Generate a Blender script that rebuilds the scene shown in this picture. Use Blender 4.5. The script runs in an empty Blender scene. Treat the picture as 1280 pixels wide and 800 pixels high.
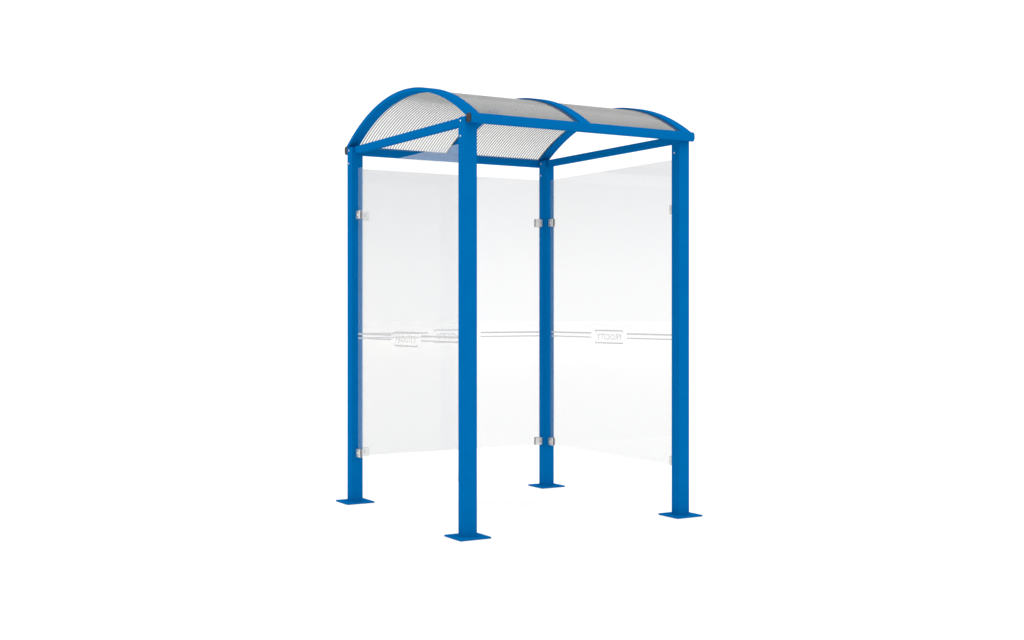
import bpy, bmesh, math
from mathutils import Vector, Matrix

scene = bpy.context.scene
col = scene.collection

# ------------------------------------------------------------------ dimensions (metres)
L, W = 1.537, 1.588          # post centres: long side (x), deep side (y)
S = 0.040                    # half post
PT = 0.0095                  # base plate thickness
POST_TOP = 2.406
GT, GB = 2.262, 0.312        # glass top / bottom
ZC, YC = 1.098, 0.794        # axis of the barrel roof
R_IN, R_OUT = 1.553, 1.578

# ------------------------------------------------------------------ materials
def new_mat(name):
    m = bpy.data.materials.new(name)
    m.use_nodes = True
    nt = m.node_tree
    nt.nodes.clear()
    out = nt.nodes.new('ShaderNodeOutputMaterial')
    return m, nt, out

def principled(name, base, rough=0.5, metal=0.0, spec=0.5, var=0.0, scale=6.0, bump=0.0, bscale=400.0):
    m, nt, out = new_mat(name)
    b = nt.nodes.new('ShaderNodeBsdfPrincipled')
    b.inputs['Roughness'].default_value = rough
    b.inputs['Metallic'].default_value = metal
    b.inputs['Specular IOR Level'].default_value = spec
    tc = nt.nodes.new('ShaderNodeTexCoord')
    n = nt.nodes.new('ShaderNodeTexNoise')
    n.inputs['Scale'].default_value = scale
    n.inputs['Detail'].default_value = 4
    nt.links.new(tc.outputs['Object'], n.inputs['Vector'])
    r = nt.nodes.new('ShaderNodeValToRGB')
    r.color_ramp.elements[0].position = 0.3
    r.color_ramp.elements[1].position = 0.7
    r.color_ramp.elements[0].color = (*[c * (1 - var) for c in base], 1)
    r.color_ramp.elements[1].color = (*[min(1, c * (1 + var)) for c in base], 1)
    nt.links.new(n.outputs['Fac'], r.inputs['Fac'])
    nt.links.new(r.outputs['Color'], b.inputs['Base Color'])
    if bump:
        n2 = nt.nodes.new('ShaderNodeTexNoise')
        n2.inputs['Scale'].default_value = bscale
        nt.links.new(tc.outputs['Object'], n2.inputs['Vector'])
        bp = nt.nodes.new('ShaderNodeBump')
        bp.inputs['Strength'].default_value = bump
        bp.inputs['Distance'].default_value = 0.001
        nt.links.new(n2.outputs['Fac'], bp.inputs['Height'])
        nt.links.new(bp.outputs['Normal'], b.inputs['Normal'])
    nt.links.new(b.outputs['BSDF'], out.inputs['Surface'])
    return m

def clear_sheet(name, tint, ior, rough=0.0, haze=0.0, haze_col=(0.50, 0.70, 1.0), gloss=1.0):
    """Clear pane: fresnel mirror over tinted transmission, the same from both faces."""
    m, nt, out = new_mat(name)
    tr = nt.nodes.new('ShaderNodeBsdfTransparent')
    gl = nt.nodes.new('ShaderNodeBsdfGlossy')
    gl.inputs['Roughness'].default_value = rough
    gl.inputs['Color'].default_value = (1, 1, 1, 1)
    fr = nt.nodes.new('ShaderNodeFresnel')
    geo = nt.nodes.new('ShaderNodeNewGeometry')
    mr = nt.nodes.new('ShaderNodeMapRange')
    mr.inputs['To Min'].default_value = ior
    mr.inputs['To Max'].default_value = 1.0 / ior
    nt.links.new(geo.outputs['Backfacing'], mr.inputs['Value'])
    nt.links.new(mr.outputs['Result'], fr.inputs['IOR'])
    n = nt.nodes.new('ShaderNodeTexNoise')
    n.inputs['Scale'].default_value = 1.5
    tc = nt.nodes.new('ShaderNodeTexCoord')
    nt.links.new(tc.outputs['Object'], n.inputs['Vector'])
    cr = nt.nodes.new('ShaderNodeValToRGB')
    cr.color_ramp.elements[0].color = (*[c * 0.995 for c in tint], 1)
    cr.color_ramp.elements[1].color = (*tint, 1)
    nt.links.new(n.outputs['Fac'], cr.inputs['Fac'])
    nt.links.new(cr.outputs['Color'], tr.inputs['Color'])
    mx = nt.nodes.new('ShaderNodeMixShader')
    ml = nt.nodes.new('ShaderNodeMath'); ml.operation = 'MULTIPLY'; ml.inputs[1].default_value = gloss
    nt.links.new(fr.outputs['Fac'], ml.inputs[0])
    nt.links.new(ml.outputs['Value'], mx.inputs['Fac'])
    through = tr.outputs['BSDF']
    if haze:                                   # a fine milky haze in the pane
        df = nt.nodes.new('ShaderNodeBsdfDiffuse'); df.inputs['Color'].default_value = (*haze_col, 1)
        tl = nt.nodes.new('ShaderNodeBsdfTranslucent'); tl.inputs['Color'].default_value = (*haze_col, 1)
        hm = nt.nodes.new('ShaderNodeMixShader'); hm.inputs['Fac'].default_value = 0.5
        nt.links.new(df.outputs['BSDF'], hm.inputs[1]); nt.links.new(tl.outputs['BSDF'], hm.inputs[2])
        ms = nt.nodes.new('ShaderNodeMixShader'); ms.inputs['Fac'].default_value = haze
        nt.links.new(through, ms.inputs[1]); nt.links.new(hm.outputs['Shader'], ms.inputs[2])
        through = ms.outputs['Shader']
    nt.links.new(through, mx.inputs[1])
    nt.links.new(gl.outputs['BSDF'], mx.inputs[2])
    nt.links.new(mx.outputs['Shader'], out.inputs['Surface'])
    return m

M_BLUE = principled('blue_powder_coat', (0.0004, 0.114, 0.334), rough=0.6, spec=0.0, var=0.03, scale=9, bump=0.06, bscale=700)
M_STEEL = principled('stainless_steel', (0.68, 0.67, 0.64), rough=0.35, metal=0.75, var=0.08, scale=60)
M_BLACK = principled('black_plastic', (0.012, 0.010, 0.009), rough=0.5, spec=0.2, var=0.2, scale=80)
M_RUBBER = principled('grey_gasket', (0.36, 0.35, 0.35), rough=0.7, spec=0.1, var=0.1, scale=50)
M_SEAL = principled('dark_seal', (0.10, 0.10, 0.105), rough=0.6, spec=0.2, var=0.1, scale=50)
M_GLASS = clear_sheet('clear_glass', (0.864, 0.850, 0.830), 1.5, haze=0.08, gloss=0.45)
M_GLASS_BRIGHTENED = clear_sheet('clear_glass_brightened', (0.968, 0.940, 0.898), 1.5, haze=0.11, gloss=0.6)  # same glass, tint lightened to even out brightness where panes overlap
M_SKIN = clear_sheet('polycarbonate_skin', (0.97, 0.97, 0.965), 1.3, rough=0.08, gloss=0.15)
M_OUTER = clear_sheet('dimmed_outer_skin', (0.90, 0.90, 0.90), 1.3, rough=0.08, gloss=0.12)  # same clear sheet, tinted greyer to tone down sky light on top
M_RIB = principled('polycarbonate_rib', (0.37, 0.37, 0.365), rough=0.5, spec=0.3, var=0.05, scale=20)
M_GROUND = principled('white_ground', (0.908, 0.906, 0.902), rough=0.9, spec=0.0, var=0.006, scale=3)

def frost_mat(name, v):
    m, nt, out = new_mat(name)
    d = nt.nodes.new('ShaderNodeBsdfDiffuse')
    t = nt.nodes.new('ShaderNodeBsdfTranslucent')
    for q in (d, t):
        q.inputs['Color'].default_value = (v, v, v, 1)
    a = nt.nodes.new('ShaderNodeMixShader'); a.inputs['Fac'].default_value = 0.5
    nt.links.new(d.outputs['BSDF'], a.inputs[1]); nt.links.new(t.outputs['BSDF'], a.inputs[2])
    tr = nt.nodes.new('ShaderNodeBsdfTransparent')
    n = nt.nodes.new('ShaderNodeTexNoise'); n.inputs['Scale'].default_value = 250
    mr = nt.nodes.new('ShaderNodeMapRange')
    mr.inputs['To Min'].default_value = 0.64; mr.inputs['To Max'].default_value = 0.82
    nt.links.new(n.outputs['Fac'], mr.inputs['Value'])
    b = nt.nodes.new('ShaderNodeMixShader')
    nt.links.new(mr.outputs['Result'], b.inputs['Fac'])
    nt.links.new(tr.outputs['BSDF'], b.inputs[1]); nt.links.new(a.outputs['Shader'], b.inputs[2])
    nt.links.new(b.outputs['Shader'], out.inputs['Surface'])
    return m
M_FROST = frost_mat('frosted_marking', 0.86)
M_FROST_DARKENED = frost_mat('frosted_marking_darkened', 0.67)  # same frosting, darkened to offset the stronger light on the left panel

# ------------------------------------------------------------------ mesh helpers
def link(name, bm, mats, parent=None, loc=(0, 0, 0), smooth=False):
    me = bpy.data.meshes.new(name)
    bm.normal_update()
    bm.to_mesh(me)
    bm.free()
    for m in (mats if isinstance(mats, (list, tuple)) else [mats]):
        me.materials.append(m)
    if smooth:
        for p in me.polygons:
            p.use_smooth = True
    o = bpy.data.objects.new(name, me)
    col.objects.link(o)
    o.location = loc
    if parent is not None:
        o.parent = parent
    return o

def empty(name, loc):
    o = bpy.data.objects.new(name, None)
    o.empty_display_size = 0.2
    o.location = loc
    col.objects.link(o)
    return o

def box(bm, x0, x1, y0, y1, z0, z1, bevel=0.0, seg=2, mi=0):
    r = bmesh.ops.create_cube(bm, size=1.0)
    vs = r['verts']
    bmesh.ops.scale(bm, vec=(x1 - x0, y1 - y0, z1 - z0), verts=vs)
    bmesh.ops.translate(bm, vec=((x0 + x1) / 2, (y0 + y1) / 2, (z0 + z1) / 2), verts=vs)
    fs = set(f for v in vs for f in v.link_faces)
    for f in fs:
        f.material_index = mi
    if bevel:
        es = list(set(e for v in vs for e in v.link_edges))
        bmesh.ops.bevel(bm, geom=es, offset=bevel, segments=seg, profile=0.5, affect='EDGES')

def prism_x(bm, prof, x0, x1):
    """Extrude a closed (y, z) outline along x."""
    a = [bm.verts.new((x0, y, z)) for y, z in prof]
    b = [bm.verts.new((x1, y, z)) for y, z in prof]
    n = len(prof)
    for i in range(n):
        j = (i + 1) % n
        bm.faces.new((a[i], a[j], b[j], b[i]))
    bm.faces.new(list(reversed(a)))
    bm.faces.new(b)
    bmesh.ops.recalc_face_normals(bm, faces=bm.faces)

def arc_slab(bm, x0, x1, r0, r1, t0, t1, n=72, mi=0):
    """Curved bar of rectangular section following the barrel roof; t measured from the vertical, + towards +y."""
    rings = []
    for i in range(n + 1):
        t = t0 + (t1 - t0) * i / n
        s, c = math.sin(t), math.cos(t)
        rings.append([bm.verts.new((x, YC + r * s, ZC + r * c)) for x, r in ((x0, r0), (x1, r0), (x1, r1), (x0, r1))])
    fs = []
    for a, b in zip(rings, rings[1:]):
        for k in range(4):
            j = (k + 1) % 4
            fs.append(bm.faces.new((a[k], a[j], b[j], b[k])))
    fs.append(bm.faces.new(rings[0])); fs.append(bm.faces.new(list(reversed(rings[-1]))))
    for f in fs:
        f.material_index = mi
    bmesh.ops.recalc_face_normals(bm, faces=fs)

def arc_skin(bm, x0, x1, r, t0, t1, up, n=72, mi=0):
    prev = None
    for i in range(n + 1):
        t = t0 + (t1 - t0) * i / n
        y, z = YC + r * math.sin(t), ZC + r * math.cos(t)
        cur = (bm.verts.new((x0, y, z)), bm.verts.new((x1, y, z)))
        if prev:
            f = bm.faces.new((prev[0], prev[1], cur[1], cur[0]))
            f.normal_update()
            if (f.normal.z > 0) != up:
                f.normal_flip()
            f.material_index = mi
            f.smooth = True
        prev = cur

def bolt_head(bm, c, axis, r=0.0040, h=0.0035):
    """Domed screw head with a small washer; axis is the outward unit direction."""
    q = Vector(axis).to_track_quat('Z', 'Y').to_matrix().to_4x4()
    M = Matrix.Translation(Vector(c)) @ q
    n = 20
    prof = [(r * 1.35, 0.0), (r * 1.35, 0.0015), (r, 0.0018), (r * 0.94, h * 0.55), (r * 0.7, h * 0.88), (r * 0.35, h), (r * 0.32, h * 0.6)]
    rings = []
    for rad, z in prof:
        rings.append([bm.verts.new(M @ Vector((rad * math.cos(2 * math.pi * k / n), rad * math.sin(2 * math.pi * k / n), z))) for k in range(n)])
    for a, b in zip(rings, rings[1:]):
        for k in range(n):
            j = (k + 1) % n
            bm.faces.new((a[k], a[j], b[j], b[k]))
    bm.faces.new(rings[-1])

# ------------------------------------------------------------------ the shelter
shelter = empty('bus_shelter', (0, 0, 0))
shelter['label'] = 'blue steel bus shelter with barrel-arched ribbed roof, four posts and three clear glass sides'
shelter['category'] = 'bus shelter'

# posts, each with its base plate and screws
def make_post(x, y):
    bm = bmesh.new()
    box(bm, -S, S, -S, S, PT, POST_TOP, bevel=0.003, seg=3)
    p = link('post', bm, M_BLUE, shelter, (x, y, 0))
    bm = bmesh.new()
    h = 0.0995
    box(bm, -h, h, -h, h, 0.0, PT, bevel=0.002)
    # weld bead round the foot of the post
    for (x0, x1, y0, y1) in ((-S - .004, S + .004, -S - .004, -S), (-S - .004, S + .004, S, S + .004), (-S - .004, -S, -S, S), (S, S + .004, -S, S)):
        box(bm, x0, x1, y0, y1, PT, PT + 0.004, bevel=0.0015)
    link('base_plate', bm, M_BLUE, p)
    for z in (2.384, 2.297):
        bm = bmesh.new()
        bolt_head(bm, (-S, 0.012, z), (-1, 0, 0))
        link('screw', bm, M_STEEL, p, smooth=True)
    return p

POSTS = [make_post(0, 0), make_post(0, W), make_post(L, 0), make_post(L, W)]

# eaves gutters along the long sides, rounded outside, with black end caps
def gutter(front):
    r = 0.019
    yo, yi, z0, z1 = 0.100, 0.0412, 2.362, 2.421
    pts = [(yi, 2.368), (yi, z1 - 0.004), (yi + 0.004, z1)]
    for k in range(7):
        a = math.pi / 2 * k / 6
        pts.append((yo - r + r * math.sin(a), z1 - r + r * math.cos(a)))
    for k in range(7):
        a = math.pi / 2 * k / 6
        pts.append((yo - r + r * math.cos(a), z0 + r - r * math.sin(a)))
    prof = [(-y, z) for y, z in pts] if front else [(W + y, z) for y, z in pts]
    bm = bmesh.new()
    prism_x(bm, prof, -0.030, L + 0.034)
    g = link('gutter', bm, M_BLUE, shelter)
    # cap: slightly smaller outline seated in the open end
    cy = sum(p[0] for p in prof) / len(prof); cz = (z0 + z1) / 2
    cap = [(cy + (y - cy) * 0.84, cz + (z - cz) * 0.88) for y, z in prof]
    for x0, x1 in ((-0.0345, -0.0295), (L + 0.0335, L + 0.037)):
        bm = bmesh.new()
        prism_x(bm, cap, x0, x1)
        c = link('end_cap', bm, M_BLACK, g)
    return g
gutter(True); gutter(False)
# tie beams across the two ends
for x in (0, L):
    bm = bmesh.new()
    box(bm, x - 0.02, x + 0.02, S + 0.0006, W - S - 0.0006, 2.3605, 2.4085, bevel=0.003, seg=2)
    link('tie_beam', bm, M_BLUE, shelter)

# three roof arches
T = math.asin(0.870 / R_OUT)
XM = L / 2
for x0, x1 in ((-0.033, 0.040), (XM - 0.036, XM + 0.038), (L - 0.036, L + 0.0385)):
    bm = bmesh.new()
    arc_slab(bm, x0, x1, R_IN, R_OUT, -T, T)
    o = link('roof_arch', bm, M_BLUE, shelter)

# two bays of multiwall sheet: two clear skins with fins between them
TS = math.asin(0.862 / 1.563)
R0, R1 = 1.5550, 1.5645
for x0, x1 in ((0.037, XM - 0.033), (XM + 0.035, L - 0.033)):
    bm = bmesh.new()
    arc_skin(bm, x0, x1, R1, -TS, TS, True, mi=1)
    arc_skin(bm, x0, x1, R0, -TS, TS, False)
    sh = link('roof_sheet', bm, (M_SKIN, M_OUTER), shelter)
    bm = bmesh.new()
    for e0, e1 in ((x0 + 0.002, x0 + 0.008), (x1 - 0.008, x1 - 0.002)):
        arc_slab(bm, e0, e1, R1 + 0.0004, R1 + 0.003, -TS, TS, n=60)
    link('seal', bm, M_SEAL, sh)
    bm = bmesh.new()
    n = 35
    for i in range(1, n):
        xc = x0 + (x1 - x0) * i / n
        arc_slab(bm, xc - 0.0009, xc + 0.0009, R0 + 0.0003, R1 - 0.0003, -TS, TS, n=60)
    link('rib', bm, M_RIB, sh)

# glass panels
def text_mesh(word, size):
    cu = bpy.data.curves.new('lettering', 'FONT')
    cu.body = word
    cu.size = size
    cu.align_x = 'CENTER'
    cu.offset = 0.003
    cu.space_character = 1.12
    cu.resolution_u = 4
    to = bpy.data.objects.new('lettering', cu)
    col.objects.link(to)
    bpy.context.view_layer.update()
    dg = bpy.context.evaluated_depsgraph_get()
    me = bpy.data.meshes.new_from_object(to.evaluated_get(dg))
    bpy.data.objects.remove(to)
    bpy.data.curves.remove(cu)
    return me

LET = text_mesh('PROCITY', 0.062)
lx = [v.co.x for v in LET.vertices]; ly = [v.co.y for v in LET.vertices]
LX0, LX1, LY0, LY1 = min(lx), max(lx), min(ly), max(ly)

def panel(origin, along, outward, length, glass, frost):
    """Local axes: a along the pane (0..length), o towards the outside, z up. `along` runs left to right seen from outside."""
    al, ou = Vector(along), Vector(outward)
    B = Matrix((al, ou, Vector((0, 0, 1)))).transposed().to_4x4()
    B = Matrix.Translation(Vector(origin)) @ B
    def put(bm):
        bmesh.ops.transform(bm, matrix=B, verts=bm.verts)
        bmesh.ops.recalc_face_normals(bm, faces=bm.faces)
        return bm
    a0, a1 = S + 0.020, length - S - 0.020
    bm = bmesh.new()
    box(bm, a0, a1, -0.004, 0.004, GB, GT, bevel=0.001, seg=1)
    g = link('glass_panel', put(bm), glass, shelter)
    # frosted stripes, logo frame and lettering on the outer face
    bm = bmesh.new()
    mid = length / 2
    y0, y1 = 0.0043, 0.0047
    for s0, s1 in ((a0 + 0.002, mid - 0.212), (mid + 0.212, a1 - 0.002)):
        box(bm, s0, s1, y0, y1, 1.1365, 1.1475)
        box(bm, s0, s1, y0, y1, 1.1090, 1.1180)
    hw = 0.165
    box(bm, mid - hw, mid + hw, y0, y1, 1.1565, 1.1665)
    box(bm, mid - hw, mid + hw, y0, y1, 1.0715, 1.0815)
    for sx in (-1, 1):
        x = mid + sx * (hw - 0.003)
        box(bm, x - 0.003, x + 0.003, y0 + 0.0001, y1 + 0.0001, 1.1445, 1.1563)
        box(bm, x - 0.003, x + 0.003, y0 + 0.0001, y1 + 0.0001, 1.0807, 1.0905)
    sc = 2 * 0.150 / (LX1 - LX0)
    sz = 0.045 / (LY1 - LY0)
    vm = [bm.verts.new((mid + (v.co.x - (LX0 + LX1) / 2) * sc, y1, 1.0965 + (v.co.y - LY0) * sz)) for v in LET.vertices]
    for p in LET.polygons:
        bm.faces.new([vm[i] for i in p.vertices])
    link('lettering', put(bm), frost, g)
    # clamps: two jaws, a neck to the post, rubber pads
    for zc in (0.338, 1.945):
        for side in (0, 1):
            p, q = (S, S + 0.060) if side == 0 else (length - S - 0.060, length - S)
            bm = bmesh.new()
            for s in (-1, 1):
                lo, hi = sorted((s * 0.0062, s * 0.0125))
                box(bm, p, q, lo, hi, zc - 0.028, zc + 0.028, bevel=0.003, seg=2)
            n0, n1 = (p + 0.0005, p + 0.017) if side == 0 else (q - 0.017, q - 0.0005)
            box(bm, n0, n1, -0.0060, 0.0060, zc - 0.025, zc + 0.025)
            c = link('clamp', put(bm), M_STEEL, g)
            bm = bmesh.new()
            k0, k1 = (q - 0.036, q + 0.0012) if side == 0 else (p - 0.0012, p + 0.036)
            for s in (-1, 1):
                lo, hi = sorted((s * 0.0043, s * 0.0068))
                box(bm, k0, k1, lo, hi, zc - 0.029, zc + 0.029)
            link('gasket', put(bm), M_RUBBER, c)
            for s in (-1, 1):
                bm = bmesh.new()
                bolt_head(bm, ((p + q) / 2, s * 0.0125, zc), (0, s, 0), r=0.0075, h=0.004)
                link('screw', put(bm), M_STEEL, c, smooth=True)
    return g

panel((0, W, 0), (0, -1, 0), (-1, 0, 0), W, M_GLASS_BRIGHTENED, M_FROST_DARKENED)      # left end
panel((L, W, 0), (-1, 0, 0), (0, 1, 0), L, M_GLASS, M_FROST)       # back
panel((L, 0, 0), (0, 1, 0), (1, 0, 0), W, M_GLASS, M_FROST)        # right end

# ------------------------------------------------------------------ ground
bm = bmesh.new()
rings = [0, 3, 8, 20, 50, 100, 170]
n = 64
prev = [bm.verts.new((L / 2, W / 2, 0))]
for r in rings[1:]:
    cur = [bm.verts.new((L / 2 + r * math.cos(2 * math.pi * k / n), W / 2 + r * math.sin(2 * math.pi * k / n), 0)) for k in range(n)]
    for k in range(n):
        j = (k + 1) % n
        if len(prev) == 1:
            bm.faces.new((prev[0], cur[k], cur[j]))
        else:
            bm.faces.new((prev[k], cur[k], cur[j], prev[j]))
    prev = cur
go = link('ground', bm, M_GROUND, loc=(0, 0, -0.001))
go['kind'] = 'structure'

# ------------------------------------------------------------------ world: white studio surround
w = bpy.data.worlds.new('World')
scene.world = w
w.use_nodes = True
nt = w.node_tree
nt.nodes.clear()
out = nt.nodes.new('ShaderNodeOutputWorld')
bg = nt.nodes.new('ShaderNodeBackground')
tc = nt.nodes.new('ShaderNodeTexCoord')
sp = nt.nodes.new('ShaderNodeSeparateXYZ')
nt.links.new(tc.outputs['Generated'], sp.inputs['Vector'])
cr = nt.nodes.new('ShaderNodeValToRGB')
els = cr.color_ramp.elements
def grey(v): return (v, v, v, 1)
els[0].position = 0.0; els[0].color = grey(1.42 / 2)
els[1].position = 1.0; els[1].color = grey(1.58 / 2)
for pos, v in ((0.03, 1.40), (0.06, 1.33), (0.09, 1.26), (0.12, 1.20), (0.16, 1.16), (0.35, 1.38)):
    e = els.new(pos); e.color = grey(v / 2)
nt.links.new(sp.outputs['Z'], cr.inputs['Fac'])
nt.links.new(cr.outputs['Color'], bg.inputs['Color'])
bg.inputs['Strength'].default_value = 2.0
nt.links.new(bg.outputs['Background'], out.inputs['Surface'])

# ------------------------------------------------------------------ added lamps, unseen, high up behind the shelter, to brighten the ground beyond it
def added_ground_lamp(dist, height, size, power):
    li = bpy.data.lights.new('added_ground_lamp', 'AREA')
    li.shape = 'DISK'
    li.size = size
    li.energy = power
    lo = bpy.data.objects.new('added_ground_lamp', li)
    col.objects.link(lo)
    lo.location = (-3.53 + dist * math.sin(0.5365), -6.43 + dist * math.cos(0.5365), height)
    return lo
added_ground_lamp(60, 40, 40, 4500)
added_ground_lamp(180, 110, 110, 28000)

# ------------------------------------------------------------------ camera
cam = bpy.data.cameras.new('Camera')
co = bpy.data.objects.new('Camera', cam)
col.objects.link(co)
co.location = (-3.5292, -6.4315, 1.2917)
co.rotation_euler = (math.radians(90), 0, -0.5365)
cam.sensor_width = 36.0
cam.lens = 1600.9 / 1280 * 36.0
cam.shift_y = -10.4 / 1280
cam.clip_start = 0.05
cam.clip_end = 10000
scene.camera = co

scene.view_settings.view_transform = 'Standard'
scene.view_settings.look = 'None'
scene.view_settings.exposure = 0.0
scene.view_settings.gamma = 1.0
scene.render.film_transparent = False
scene.cycles.transparent_max_bounces = 48
scene.cycles.max_bounces = 32
scene.cycles.glossy_bounces = 24
scene.cycles.diffuse_bounces = 6
